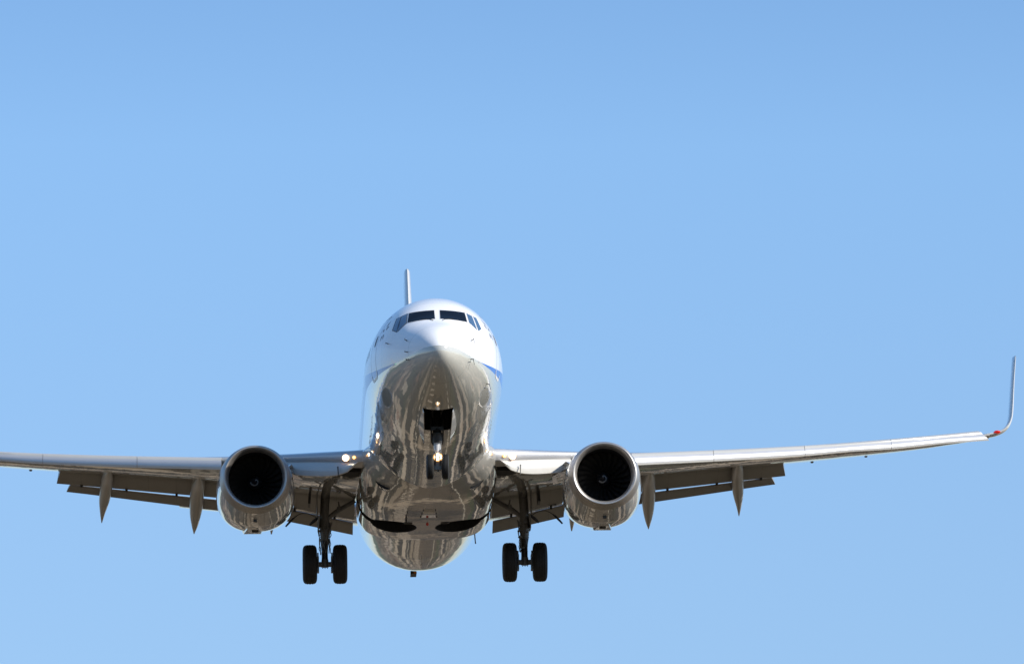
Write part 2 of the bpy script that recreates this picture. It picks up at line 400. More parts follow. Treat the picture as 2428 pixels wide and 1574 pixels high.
def patch(name, poly, mat, parent, off, mirror=1, n=10, label=None, grow=0.0):
    """pane lying on the nose skin; poly = 4 corners (x, z) seen from ahead"""
    P = [Vector((a, b)) for a, b in poly]
    if grow:
        c = sum(P, Vector((0, 0))) / len(P)
        Q = []
        for k, p in enumerate(P):
            e1 = (p - P[k - 1]).normalized(); e2 = (P[(k + 1) % len(P)] - p).normalized()
            d = (e1 - e2); d = d.normalized() if d.length > 1e-4 else (p - c).normalized()
            if d.dot(p - c) < 0: d = -d
            Q.append(p + d * grow * 1.3)
        P = Q
    v = []; f = []
    for i in range(n + 1):
        for j in range(n + 1):
            s, t = i / n, j / n
            q = P[0] * (1 - s) * (1 - t) + P[1] * s * (1 - t) + P[2] * s * t + P[3] * (1 - s) * t
            y = front(q.x, q.y); p = Vector((q.x, y, q.y)); nn = fnorm(p); p = p + nn * off
            v.append((p.x * mirror, p.y, p.z))
    for i in range(n):
        for j in range(n):
            a = i * (n + 1) + j; f.append((a, a + n + 1, a + n + 2, a + 1))
    # a rim that goes back to the skin, so that the pane has thickness
    k = len(v); rim = [i * (n + 1) for i in range(n + 1)] + [n * (n + 1) + j for j in range(1, n + 1)] + [i * (n + 1) + n for i in range(n - 1, -1, -1)] + [j for j in range(n - 1, 0, -1)]
    for r in rim:
        p = Vector(v[r]); q = Vector((p.x * mirror, p.y, p.z)); nn = fnorm(q); q -= nn * (off + .02); v.append((q.x * mirror, q.y, q.z))
    for i in range(len(rim)):
        a, b = rim[i], rim[(i + 1) % len(rim)]; f.append((a, b, k + (i + 1) % len(rim), k + i))
    return part(name, v, f, mat, parent, True, sharp=50, label=label)
panes = [[(.07, .545), (.785, .503), (.735, .862), (.075, .895)],
         [(.835, .50), (1.045, .285), (.925, .79), (.785, .85)],
         [(1.08, .28), (1.165, .385), (1.045, .765), (.955, .785)]]
names = ('windshield', 'side_window', 'side_window')
for sg in (-1, 1):
    for k, pl in enumerate(panes):
        fr = patch('window_frame', pl, 'frame' if k == 0 else ('seal' if sg < 0 else 'frame'), fus, .004, sg, grow=.022)
        patch(names[k], pl, 'glass' if k == 0 else 'glass2', fus, .008, sg)
    # wiper
    mb = MB(); pts = [(sg * (.12 + .06 * t), front(.12 + .06 * t, .53 - .05 * (1 - t)) - .03, .53 - .05 * (1 - t)) for t in (0, 1)]
    mb.tube([pts[0], pts[1], (sg * .42, front(.42, .56) - .03, .56)], .008, 6); mb.build('wiper', 'dark', fus)

def ribbon(mb, pts, w_, off, sg):
    """flat strip on the fuselage side along (y, z) points"""
    L = []; Rr = []
    for i, (y, z) in enumerate(pts):
        y0, z0 = pts[max(i - 1, 0)]; y1, z1 = pts[min(i + 1, len(pts) - 1)]
        d = Vector((y1 - y0, z1 - z0)).normalized(); nn = Vector((-d.y, d.x)) * w_
        for q, dst in ((1, L), (-1, Rr)):
            yy, zz = y + nn.x * q, z + nn.y * q; x = side(yy, zz, sg); p = Vector((x, yy, zz)); p += fnorm(p) * off; dst.append(p)
    v = L + Rr; n = len(L); mb.add(v, [(i, i + 1, n + i + 1, n + i) for i in range(n - 1)])
def rrect(y0, y1, z0, z1, r, k=6, m=14):
    pts = []
    for cx, cz, a0 in ((y1 - r, z1 - r, 0), (y0 + r, z1 - r, 90), (y0 + r, z0 + r, 180), (y1 - r, z0 + r, 270)):
        for i in range(k + 1): a = D(a0 + 90 * i / k); pts.append((cx + r * math.cos(a), cz + r * math.sin(a)))
    out = []
    for i in range(len(pts)):
        a, b = pts[i], pts[(i + 1) % len(pts)]; n = max(1, int(math.dist(a, b) / .07))
        out += [(a[0] + (b[0] - a[0]) * t / n, a[1] + (b[1] - a[1]) * t / n) for t in range(n)]
    return out + out[:2]
def side_plate(name, outline_c, mat, sg, off=.006, label=None, parent=None):
    """small plate lying on the fuselage side, outline (y, z) convex, split to follow the curve"""
    c = (sum(p[0] for p in outline_c) / len(outline_c), sum(p[1] for p in outline_c) / len(outline_c))
    v = []; f = []
    def P(y, z):
        p = Vector((side(y, z, sg), y, z)); return p + fnorm(p) * off
    v.append(P(*c)); n = len(outline_c)
    for s_ in (.5, 1):
        for y, z in outline_c: v.append(P(c[0] + (y - c[0]) * s_, c[1] + (z - c[1]) * s_))
    for j in range(n):
        b = (j + 1) % n; f.append((0, 1 + j, 1 + b)); f.append((1 + j, 1 + n + j, 1 + n + b, 1 + b))
    return v, f
for sg in (-1, 1):
    mb = MB(); ribbon(mb, rrect(3.78, 4.62, -.60, 1.05, .16), .009, .004, sg)
    zsplit = lambda z: z < -.48
    mb.m = [1 if (mb.v[q[0]][2] < -.46) else 0 for q in mb.f]
    low = [p for p in rrect(3.78, 4.62, -.60, 1.05, .16) if p[1] < -.40]
    # lower outline is broad and white where the door crosses the blue stripe
    i0 = max(range(len(low)), key=lambda i: 0)
    seq = sorted(low, key=lambda p: 0)
    left = [p for p in rrect(3.78, 4.62, -.60, 1.05, .16)]
    st = [p for p in left if p[1] < -.38]
    mb.cur = 1; ribbon(mb, st, .034, .006, sg); door = mb.build('cabin_door', 'line', fus, mats=['line', 'frame'], sharp=None)
    v, f = side_plate('w', [(4.13 + .11 * math.cos(a), .42 + .16 * math.sin(a)) for a in [2 * math.pi * k / 12 for k in range(12)]], 'seal', sg)
    part('door_window', v, f, 'seal', door)
    # airline alliance style star made of five kites
    cy, cz = 3.28, .52
    for k in range(5):
        a = D(90 + 72 * k); ca, sa = math.cos(a), math.sin(a)
        pts = [(cy + sg * -1 * (r * math.cos(a + t)), cz + r * math.sin(a + t)) for r, t in ((.11, 0), (.18, .26), (.31, 0), (.18, -.26))]
        v, f = side_plate('k', pts, 'logo', sg); part('emblem_ray', v, f, 'logo', fus)
    # cabin windows further aft
    for k in range(44):
        y = 5.4 + .508 * k
        v, f = side_plate('w', [(y + .115 * math.cos(a), .36 + .165 * math.sin(a)) for a in [2 * math.pi * q / 10 for q in range(10)]], 'seal', sg)
        part('cabin_window', v, f, 'glass', fus)
# air data probes
def probe(x, z, ln, sg, mat='dark', fork=False):
    y = front(abs(x), z); p = Vector((abs(x), y, z)); n = fnorm(p); n.x *= sg; p.x *= sg
    mb = MB(); q = p + n * .075
    mb.tube([p - n * .03, q], [.015, .010], 8); mb.tube([q + Vector((0, .06, 0)), q + Vector((0, -ln, 0))], [.010, .007], 8)
    if fork: mb.tube([q, q + Vector((.03 * sg, 0, -.14))], [.009, .006], 8)
    mb.build('air_probe', mat, fus)
probe(-.828, -.152, .14, -1); probe(-.826, -.481, .14, -1); probe(-.80, -.686, .16, -1)
probe(.865, -.143, .14, 1, fork=True); probe(.832, -.68, .16, 1, fork=True); probe(1.307, -.961, .10, 1, fork=True)
probe(-1.30, .02, .05, -1)

# ---- nose wheel doors
for sg in (-1, 1):
    mb = MB(); A = []; B_ = []
    for k in range(15):
        t = k / 14; y = 2.66 + 1.9 * t
        zt = sec(y)[2] + .05 * 1; bulge = math.sin(math.pi * min(1, t * 1.15)) if t < .87 else 0
        out = .415 + .085 * math.sin(math.pi * t) ; dep = .10 + .30 * (t ** .8)
        A.append([(sg * .415, y, zt), (sg * out, y, zt - dep * .5), (sg * (.39 - .05 * t), y, zt - dep), (sg * (.375 - .05 * t), y, zt - dep), (sg * (out - .03), y, zt - dep * .5), (sg * .405, y, zt)])
    mb.loft(A); mb.build('nose_gear_door', 'cowl', fus)

# ---- nose gear
ng = MB()
NX, NYg = 0.0, 4.05
ng.cur = 0
ng.cur = 3; ng.tube([(0, 4.2, -1.5), (0, 4.0, -2.12)], [.08, .12], 16); ng.box((0, 4.0, -1.98), (.17, .07, .05))
ng.tube([(0, 4.0, -2.1), (0, 4.02, -2.36)], [.155, .13], 18)
for k in range(4): ng.tube([(0, 4.0 + .01 * k, -2.12 - .055 * k), (0, 4.0, -2.14 - .055 * k)], [.175, .175], 16)
ng.tube([(-.17, 3.95, -1.7), (-.15, 3.95, -2.2)], .02, 8); ng.tube([(.17, 3.95, -1.7), (.15, 3.95, -2.2)], .02, 8)
ng.tube([(-.10, 4.2, -1.6), (-.13, 3.4, -1.55)], .03, 8); ng.tube([(.10, 4.2, -1.6), (.13, 3.4, -1.55)], .03, 8)
ng.cur = 1; ng.tube([(0, 4.02, -2.34), (0, 4.03, -2.60)], [.085, .085], 20); ng.tube([(0, 4.02, -2.36), (0, 4.02, -2.39)], .10, 20)
ng.cur = 2; ng.tube([(0, 4.03, -2.58), (0, 4.05, -2.90)], .058, 20)
ng.cur = 0; ng.tube([(-.30, 4.05, -3.02), (.30, 4.05, -3.02)], .06, 14); ng.box((0, 4.04, -2.97), (.10, .08, .12))
for s_ in (-1, 1):
    ng.tube([(s_ * .07, 3.97, -2.56), (s_ * .05, 3.80, -2.78), (s_ * .07, 3.97, -2.98)], .020, 8)
    ng.tube([(s_ * .095, 3.98, -2.2), (s_ * .10, 3.95, -2.45), (s_ * .08, 3.95, -2.9)], .010, 6)
ng.tube([(0, 4.0, -3.0), (.01, 4.0, -3.14)], [.04, .02], 8)
nose_gear = ng.build('nose_gear', 'strut', plane, mats=['strut', 'strutw', 'chrome', 'dark'])
def tyre(cx, cy, cz, R_, W_, parent, n=56, tread=4):
    prof = []
    hub = R_ * .50
    k = 22
    for i in range(k + 1):
        a = math.pi * i / k
        e = .55
        px = -math.cos(a); pr = math.sin(a)
        x = W_ / 2 * math.copysign(abs(px) ** e, px); r = hub + (R_ - hub) * (abs(pr) ** .52)
        prof.append((x, r))
    # grooves
    pr2 = []
    for x, r in prof: pr2.append((x, r))
    g = [W_ * q for q in (-.27, -.1, .1, .27)]
    flat = [p for p in pr2 if abs(p[0]) < W_ * .34]
    left = [p for p in pr2 if p[0] <= -W_ * .34]; right = [p for p in pr2 if p[0] >= W_ * .34]
    def rr(x): return hub + (R_ - hub) * (1 - min(1, abs(2 * x / W_)) ** 3.6) ** .5 if False else R_ * (1 - .035 * (2 * x / W_) ** 2) - .0
    mid = []
    for gx in g: mid += [(gx - .009, rr(gx)), (gx - .006, rr(gx) - .012), (gx + .006, rr(gx) - .012), (gx + .009, rr(gx))]
    base = left[-1][1]; 
    prof = left + [(x, min(r, R_)) for x, r in mid] + right
    mb = MB(); mb.wheel((cx, cy, cz), prof, n); t = mb.build('tyre', 'rubber', parent, sharp=60)
    return t
for s_ in (-1, 1):
    tyre(s_ * .205, 4.05, -3.0 , .338, .19, nose_gear)
    mb = MB(); mb.wheel((s_ * .205, 4.05, -3.0), [(-.07, .02), (-.07, .12), (-.08, .175), (.08, .175), (.07, .12), (.07, .02)], 32); mb.build('wheel_rim', 'rim', nose_gear)
def lamp(name, c, r, parent, mat='lamp', d=Vector((0, -1, -.08)), bowl='halo', rb=1.35):
    d = d.normalized(); u = d.cross(Vector((0, 0, 1))).normalized(); w_ = u.cross(d); c = Vector(c)
    rg = lambda off, rad: [c + d * off + u * rad * math.cos(a) + w_ * rad * math.sin(a) for a in [2 * math.pi * k / 28 for k in range(28)]]
    mb = MB(); mb.loft([rg(-.10, r * .5), rg(-.04, r * rb * .9), rg(.0, r * rb), rg(-.002, r * 1.02)], False)
    mb.cur = 1; mb.loft([rg(-.001, r * 1.02), rg(.012, r * .8), rg(.02, r * .35), rg(.022, .001)], False)
    return mb.build(name, bowl, parent, mats=[bowl, mat], sharp=50)
lamp('taxi_light', (.01, 3.90, -2.76), .088, nose_gear)

# ---- wing-body fairing
belly = MB()
GY = [11.6, 12.2, 12.9, 13.6, 14.4, 15.5, 17, 18.5, 19.6, 20.2, 20.45, 20.5]
GW = [1.50, 1.72, 1.88, 1.95, 1.97, 1.97, 1.96, 1.95, 1.95, 1.94, 1.92, 1.80]
GB = [-2.00, -2.09, -2.14, -2.18, -2.21, -2.235, -2.24, -2.225, -2.20, -2.18, -2.16, -2.05]
gw, gb = pchip(GY, GW), pchip(GY, GB)
def fair_pt(y, a):
    w_ = gw(y); b_ = gb(y); zc = -1.0
    n = 2.3 + 1.6 * min(1, max(0, (y - 12.5) / 3.5)); c, s = math.cos(a), math.sin(a)
    x = w_ * math.copysign(abs(c) ** (2 / n), c)
    z = zc + (zc - b_) * math.copysign(abs(s) ** (2 / n), s) if s < 0 else zc + .35 * s
    if s < 0: z += .035 * abs(x) ** 2 * .5
    return (x, y, z)
gys = [11.6 + (20.5 - 11.6) * k / 60 for k in range(61)]
belly.loft([[fair_pt(y, 2 * math.pi * (j + .5) / 120) for j in range(120)] for y in gys])
fairing = belly.build('belly_fairing', 'fair', plane, mats=['fair', 'bay'], sharp=50)
cutters = []
for sg in (-1, 1):
    mb = MB(); n = 40
    ring = lambda z: [(sg * (.92 + .66 * math.cos(a)), 17.95 + .98 * math.sin(a), z) for a in [2 * math.pi * k / n for k in range(n)]]
    mb.loft([ring(-2.7), ring(-1.3)]); cutters.append(mb.build('cut_tool', 'bay', plane, False, sharp=None))
    mb = MB(); mb.box((sg * 1.75, 17.75, -1.9), (.40, .30, .75)); cutters.append(mb.build('cut_tool', 'bay', plane, False, sharp=None))
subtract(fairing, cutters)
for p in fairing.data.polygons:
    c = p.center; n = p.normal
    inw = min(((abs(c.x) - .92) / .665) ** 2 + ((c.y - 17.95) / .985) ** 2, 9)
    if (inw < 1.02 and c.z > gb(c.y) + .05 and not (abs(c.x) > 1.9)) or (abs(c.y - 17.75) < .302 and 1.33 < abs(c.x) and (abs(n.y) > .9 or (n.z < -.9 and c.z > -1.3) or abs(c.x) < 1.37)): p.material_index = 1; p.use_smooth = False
# lower fuselage skin inside the wells is cut too
cutters = []
for sg in (-1, 1):
    mb = MB(); n = 40
    ring = lambda z: [(sg * (.92 + .655 * math.cos(a)), 17.95 + .975 * math.sin(a), z) for a in [2 * math.pi * k / n for k in range(n)]]
    mb.loft([ring(-2.7), ring(-1.28)]); cutters.append(mb.build('cut_tool', 'bay', plane, False, sharp=None))
subtract(fus, cutters)
for p in fus.data.polygons:
    c = p.center
    if 16.9 < c.y < 19.0 and c.z < -1.2 and Ff(c.x, c.y, c.z) < -.02: p.material_index = 1; p.use_smooth = False
for sg in (-1, 1):
    mb = MB()  # ram air inlet: dark slot with a raised lip
    A = []
    for t, s_ in ((0, 1.), (.5, .9), (1.2, .4)):
        c = Vector((sg * (1.28 - .02 * t), 12.9 + t, -1.78 - .02)); u = Vector((sg * .62, 0, .52)).normalized(); w_ = Vector((sg * .52, 0, -.62)).normalized()
        A.append([c + u * (.26 * math.cos(a)) * s_ + w_ * (.11 * math.sin(a) + .05) * s_ for a in [2 * math.pi * k / 20 for k in range(20)]])
    mb.cur = 0; mb.loft(A, False); mb.cur = 1
    mb.add([Vector(p) + Vector((0, .02, 0)) for p in A[0]], [tuple(range(20))]); mb.build('air_scoop', 'fair', fairing, mats=['fair', 'bay'])
mb = MB(); mb.tube([(-.59, 16.3, -2.2), (-.59, 16.4, -2.33)], [.035, .02], 10); mb.tube([(-.59, 16.35, -2.26), (-.57, 15.1, -2.26)], .010, 6); mb.build('drain_mast', 'dark', fairing)
mb = MB(); mb.revy((0, 0, 0), [(0, .001)], 3) if False else None
mb.loft([[(.03 + r * math.cos(a), 17.3 + r * math.sin(a), z) for a in [2 * math.pi * k / 16 for k in range(16)]] for r, z in ((.04, -2.2), (.04, -2.255), (.03, -2.28), (.01, -2.29))]); mb.build('belly_beacon', 'red', fairing)
for sg in (-1, 1):
    mb = MB(); mb.loft([[(sg * .52 + .13 * s_ * math.cos(a), 17.15 + .09 * s_ * math.sin(a) , z) for a in [2 * math.pi * k / 18 for k in range(18)]] for s_, z in ((1, -2.22), (1, -2.25), (.6, -2.248), (.55, -2.23))]); mb.build('vent', 'dark', fairing)
mb = MB()
mb.loft([[(.04 - w_, y, z), (.04 + w_, y, z), (.04 + w_, y, z + .03), (.04 - w_, y, z + .03)] for y, w_, z in ((14.95, .13, gb(14.95) - .003), (14.97, .14, gb(15) - .012), (16.2, .2, gb(16.2) - .012), (16.22, .19, gb(16.2) - .003))])
mb.build('access_panel', 'fair', fairing)
for s_ in (-1, 1):
    for k in range(3):
        mb = MB(); mb.box((.04 + s_ * (.17 + .03 * k), 15.1 + .5 * k, gb(15.1 + .5 * k) - .012), (.014, .03, .012)); mb.build('panel_latch', 'dark', fairing)
mb = MB(); mb.tube([(1.48, 21.8, -1.45), (1.52, 21.9, -1.95), (1.53, 21.95, -2.02)], [.022, .016, .02], 8); mb.build('wire_antenna', 'dark', fus)
mb = MB(); mb.box((0, 24.5, -2.14), (.012, .22, .06)); mb.build('blade_antenna', 'white', fus)
mb = MB(); mb.box((-.08, 31.0, -1.30), (.09, .30, .13), taper=.9); mb.cur = 1; mb.box((-.03, 30.69, -1.40), (.045, .01, .02)); mb.build('tail_skid', 'dark', fus, False, mats=['dark', 'orange'], sharp=None)

# ---- wings
def yn(x): return 15.0 + (x - 4.83) * .53 if x > 4.83 else 15.0 - (4.83 - x) * .75
WX = [1.2, 1.9, 3.0, 3.96, 4.83, 5.75, 6.6, 8.2, 10.42, 12.2, 14.07, 15.2, 16.5]
WLy = [12.3, 12.9, 13.7, 14.45, 15.1, 15.85, 16.3, 17.15, 18.3, 19.25, 20.25, 20.85, 21.45]
WLz = [-1.10, -1.05, -.95, -.86, -.76, -.66, -.58, -.38, -.08, .18, .46, .67, .93]
WTy = [20.3, 20.3, 20.25, 20.2, 20.2, 20.25, 20.4, 20.75, 21.45, 21.95, 22.3, 22.52, 22.8]
WTz = [-1.12, -1.03, -.88, -.73, -.60, -.45, -.33, -.14, .12, .36, .62, .80, 1.04]
WU = [.40, .36, .33, .31, .29, .27, .25, .21, .17, .14, .11, .09, .065]
WD = [.36, .36, .34, .32, .30, .28, .26, .21, .16, .13, .105, .085, .06]
wf = [pchip(WX, a) for a in (WLy, WLz, WTy, WTz, WU, WD)]
def foil_ring(x, n=22, inboard=False):
    ly, lz, ty, tz, u, d = [g(x) for g in wf]
    P = []
    def sh(t): return (1.4845 * math.sqrt(t) - .63 * t - 1.758 * t * t + 1.4215 * t ** 3 - .5075 * t ** 4) / .5 * 1.0
    ts = [(1 - math.cos(math.pi * k / n)) / 2 for k in range(n + 1)]
    for t in reversed(ts): P.append((x, ly + (ty - ly) * t, lz + (tz - lz) * t + u * sh(t) + .005))
    for t in ts[1:]: P.append((x, ly + (ty - ly) * t, lz + (tz - lz) * t - d * sh(t) - .005))
    return P
def wing_low(x, y):
    ly, lz, ty, tz, u, d = [g(x) for g in wf]; t = min(1, max(0, (y - ly) / (ty - ly)))
    s_ = (1.4845 * math.sqrt(t) - .63 * t - 1.758 * t * t + 1.4215 * t ** 3 - .5075 * t ** 4) / .5
    return lz + (tz - lz) * t - d * s_
SX = [5.75, 8.17, 11.05, 12.17, 13.47, 15.01, 16.3]
s_top, s_bot = pchip(SX, [-.49, -.20, .18, .35, .56, .82, 1.05]), pchip(SX, [-.94, -.62, -.20, .0, .19, .48, .71])
def mx(p, sg): return [(sg * a[0], a[1], a[2]) for a in p]
wings = {}
for sg in (-1, 1):
    mb = MB(); xs_ = [1.2 + (16.5 - 1.2) * k / 54 for k in range(55)]
    mb.loft([mx(foil_ring(x), sg) for x in xs_])
    wing = mb.build('wing', 'wing', plane, sharp=60); wings[sg] = wing
    # slats, each a crescent: painted upper skin, bare metal nose
    for x0, x1 in ((5.78, 8.16), (8.172, 10.86), (10.872, 13.46), (13.472, 16.13)):
        rr = []
        for k in range(9):
            x = x0 + (x1 - x0) * k / 8; y = yn(x); t, b = s_top(x), s_bot(x); h = t - b; c = .85 - .035 * (x - 5.75)
            # the slat end slants aft near the tip
            sl = .0
            outer = [(y + c, t + .01), (y + c * .72, t + .005), (y + c * .42, t - .09 * h), (y + c * .20, t - .26 * h), (y + .10, t - .40 * h), (y + .055, t - .50 * h), (y + .025, t - .60 * h), (y + .008, t - .70 * h), (y + .0, t - .80 * h), (y + .005, t - .91 * h), (y + .03, b), (y + .09, b + .012)]
            inner = [(y + .10, b + .04), (y + .12, b + .22 * h), (y + .10, t - .48 * h), (y + .22, t - .26 * h), (y + c * .5, t - .13 * h), (y + c, t - .012)]
            sh_ = .30 * (k / 8) ** 6 if x1 > 16 else 0
            rr.append([(sg * (x + sh_ * (t - z) / h), a, z) for a, z in outer + inner])
        mb = MB(); mb.loft(rr)
        n = 18; mb.m = []
        for i in range(8):
            for j in range(n): mb.m.append(1 if 4 <= j <= 8 else (2 if j in (9, 10) else 0))
        mb.m += [0, 0]
        mb.build('slat', 'slatp', wing, mats=['slatp', 'slatm', 'white'], sharp=40)
    # inboard fixed nose, bare metal, and leading edge flap hanging below it
    NXs = [1.95, 2.97, 4.3]
    nt_, nb_, ny_ = pchip(NXs, [-.90, -.82, -.68]), pchip(NXs, [-1.24, -1.07, -.87]), pchip(NXs, [12.75, 13.55, 14.6])
    rr = []
    for k in range(13):
        x = 1.8 + (4.6 - 1.8) * k / 12; t, b, y = nt_(x), nb_(x), ny_(x); h = t - b
        rr.append([(sg * x, yy, zz) for yy, zz in ((y + .9, t + .12), (y + .45, t + .045), (y + .2, t - .02 * h), (y + .08, t - .14 * h), (y + .02, t - .32 * h), (y, t - .5 * h), (y + .02, t - .75 * h), (y + .05, b), (y + .4, b - .12), (y + .9, b + .05))])
    mb = MB(); mb.loft(rr); mb.build('leading_edge', 'slatm', wing, sharp=50)
    rr = []
    kz = pchip([2.0, 2.2, 2.6, 3.5, 3.75, 4.0], [-1.40, -1.49, -1.56, -1.43, -1.36, -1.15])
    for k in range(15):
        x = 1.98 + (4.0 - 1.98) * k / 14; y = ny_(x); t = nb_(x) - .012; b = kz(x)
        if x < 2.2: b = t + (b - t) * max(.25, (x - 1.9) / .3)
        pr = [(y + .10, t), (y - .04, t - (t - b) * .33), (y - .10, t - (t - b) * .70), (y - .07, b + .01), (y - .01, b), (y + .03, b + .04), (y - .02, t - (t - b) * .6), (y + .14, t - .02)]
        rr.append([(sg * x, a, z) for a, z in pr])
    mb = MB(); mb.loft(rr); mb.build('leading_edge_flap', 'white', wing, sharp=40)
    mb = MB(); mb.tube([(sg * 2.54, 13.05, -1.33), (sg * 2.53, 12.98, -1.62)], [.02, .012], 6); mb.build('flap_arm', 'dark', wing)
    # flaps
    def flap(name, A, B, th, ends=None, div=10):
        """A, B: (x, y_le, z_le, y_te, z_te) at the inner and outer end"""
        rr = []
        for k in range(div + 1):
            q = k / div; x, yl, zl, yt, zt = [a + (b - a) * q for a, b in zip(A, B)]
            t_ = th[0] + (th[1] - th[0]) * q; dv = Vector((yt - yl, zt - zl)); nn = Vector((-dv.y, dv.x)).normalized()
            if nn.y < 0: nn = -nn
            pr = []
            for s_, hh in ((0, 0), (.05, .55), (.2, .95), (.45, 1.0), (.75, .55), (1, .06)): pr.append((yl + dv.x * s_ + nn.x * t_ * hh, zl + dv.y * s_ + nn.y * t_ * hh))
            for s_, hh in ((1, -.03), (.6, -.10), (.25, -.35), (.06, -.35)): pr.append((yl + dv.x * s_ + nn.x * t_ * hh, zl + dv.y * s_ + nn.y * t_ * hh))
            shr = (.13 if k == div and A[0] > 4 else 0)
            rr.append([(sg * (x + shr * min(1, max(0, (a - yl) / (yt - yl))) - shr * .6), a, z) for a, z in pr])
        m_ = MB(); m_.loft(rr); return m_.build(name, 'flap', wing, sharp=40)
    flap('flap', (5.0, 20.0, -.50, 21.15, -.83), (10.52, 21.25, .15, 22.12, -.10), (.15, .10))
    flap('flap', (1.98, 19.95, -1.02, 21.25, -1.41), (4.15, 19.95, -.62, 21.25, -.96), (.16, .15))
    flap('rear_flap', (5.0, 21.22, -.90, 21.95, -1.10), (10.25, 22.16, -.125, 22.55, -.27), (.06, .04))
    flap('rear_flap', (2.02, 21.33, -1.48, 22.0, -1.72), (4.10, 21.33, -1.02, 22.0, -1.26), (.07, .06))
    # hinge brackets in the gap between the flaps
    for x in (7.1, 8.55, 9.85):
        q = (x - 5) / 5.4; zz = -.83 + .75 * q; yy = 21.2 + .92 * q; mb = MB(); mb.box((sg * x, yy, zz - .02), (.035, .07, .06)); mb.build('flap_hinge', 'dark', wing, False, sharp=None)
    for x in (2.55, 3.7):
        q = (x - 2) / 2.1; zz = -1.42 + .44 * q; mb = MB(); mb.box((sg * x, 21.28, zz - .02), (.035, .06, .07)); mb.box((sg * x, 21.25, zz + .04), (.16, .05, .025)); mb.build('flap_hinge', 'dark', wing, False, sharp=None)
    # solid dark wedge painted as cavity shade behind the leading edge flap's inner end
    mb = MB(); mb.loft([[(sg * x, y, z) for x, z in ((1.78, -1.08), (2.1, -1.16), (2.45, -1.36), (2.2, -1.42), (1.72, -1.40))] for y in (13.45, 14.3)]); mb.build('cavity_shade_wedge', 'bay', wing, False, sharp=None)
    # shadow-gap cove ahead of the flaps (spoiler lower lip)
    # flap track fairings
    for pts in ([(6.42, 17.9, .04, .03), (6.43, 18.7, .14, .16), (6.45, 19.6, .19, .22), (6.5, 20.6, .20, .26), (6.53, 21.4, .20, .25), (6.56, 22.0, .17, .2), (6.59, 22.7, .10, .12), (6.62, 23.25, .012, .012)],
                [(9.0, 19.0, .04, .03), (9.03, 19.6, .13, .14), (9.07, 20.4, .165, .19), (9.12, 21.3, .175, .22), (9.17, 22.0, .17, .2), (9.22, 22.6, .14, .16), (9.27, 23.2, .08, .09), (9.31, 23.85, .012, .012)],
                [(4.36, 18.6, .08, .08), (4.36, 19.6, .13, .2), (4.36, 20.8, .13, .22), (4.36, 21.8, .13, .2), (4.36, 22.5, .08, .12), (4.37, 23.1, .02, .02)]):
        tipz = {6.42: -1.42, 9.0: -.96, 4.36: -1.47}[pts[0][0]]; rr = []
        y0, y1 = pts[0][1], pts[-1][1]
        for x, y, hw, hh in pts:
            t = (y - y0) / (y1 - y0); z0 = wing_low(x, min(y, 20.2)) + .02; zz = z0 * 1.0 if t < .35 else None
            base = wing_low(x, min(y0 + .35 * (y1 - y0), 20.3)) - .10
            if t <= .35: zz = z0 - .10 * (t / .35)
            else:
                s_ = (t - .35) / .65; zz = base + (tipz - base) * (s_ ** 1.45)
            rr.append([(sg * (x + hw * math.cos(a)), y, zz + hh * math.sin(a) * (1.0 if math.sin(a) < 0 else .8)) for a in [2 * math.pi * k / 24 for k in range(24)]])
        # smooth resample
        R2 = []
        cols = list(zip(*rr)); yk = [p[1] for p in pts]
        fx = [[pchip(yk, [q[c] for q in col]) for c in (0, 2)] for col in cols]
        for k in range(31):
            y = y0 + (y1 - y0) * k / 30; R2.append([(a(y), y, b(y)) for a, b in fx])
        mb = MB(); mb.loft(R2); mb.build('flap_track_fairing', 'canoe', wing, sharp=60)
    # small drain knobs below the aileron
    for x in (12.9, 11.3):
        mb = MB(); mb.tube([(sg * x, wf[2](x) - .35, wf[3](x) - .02), (sg * x, wf[2](x) - .33, wf[3](x) - .10)], [.07, .035], 10); mb.build('hinge_fairing', 'flap', wing)
    # winglet
    ST = [(16.42, 21.42, .93, 22.78, 1.03, 0, 1, .060), (16.75, 21.75, 1.04, 22.9, 1.12, -.1, .99, .055), (17.0, 22.0, 1.20, 23.02, 1.22, -.4, .9, .05), (17.17, 22.3, 1.42, 23.15, 1.40, -.75, .65, .045), (17.27, 22.55, 1.68, 23.33, 1.66, -.95, .3, .042), (17.33, 22.85, 1.98, 23.55, 1.98, -.99, .08, .04), (17.46, 23.55, 2.85, 24.1, 2.85, -1, .06, .03), (17.60, 24.2, 3.72, 24.62, 3.72, -1, .06, .022), (17.63, 24.42, 3.84, 24.72, 3.84, -1, .06, .012)]
    rr = []
    cols = list(zip(*ST)); tt = list(range(len(ST))); fs = [pchip(tt, list(c)) for c in cols]
    for k in range(49):
        q = 8 * k / 48; x, ly, lz, ty, tz, nx_, nz_, th = [g(q) for g in fs]; nn = Vector((nx_, nz_)).normalized()
        P = []
        for s_, hh in ((1, .04), (.75, .5), (.45, .95), (.2, 1), (.06, .7), (0, 0), (.06, -.7), (.2, -1), (.45, -.95), (.75, -.5), (1, -.04)):
            P.append((sg * (x + nn.x * th * hh * 1.25 - .07 * s_ * min(1, q / 4)), ly + (ty - ly) * s_, lz + (tz - lz) * s_ + nn.y * th * hh))
        rr.append(P)
    mb = MB(); mb.loft(rr); mb.m = []
    for i in range(48):
        for j in range(11): mb.m.append(1 if 3 <= j <= 6 else (2 if i > 20 and j < 3 else 0))
    mb.m += [0, 0]
    mb.build('winglet', 'wing', wing, mats=['wing', 'white', 'wing'], sharp=60)
    mb = MB(); c = Vector((sg * 16.74, 21.70, 1.06))
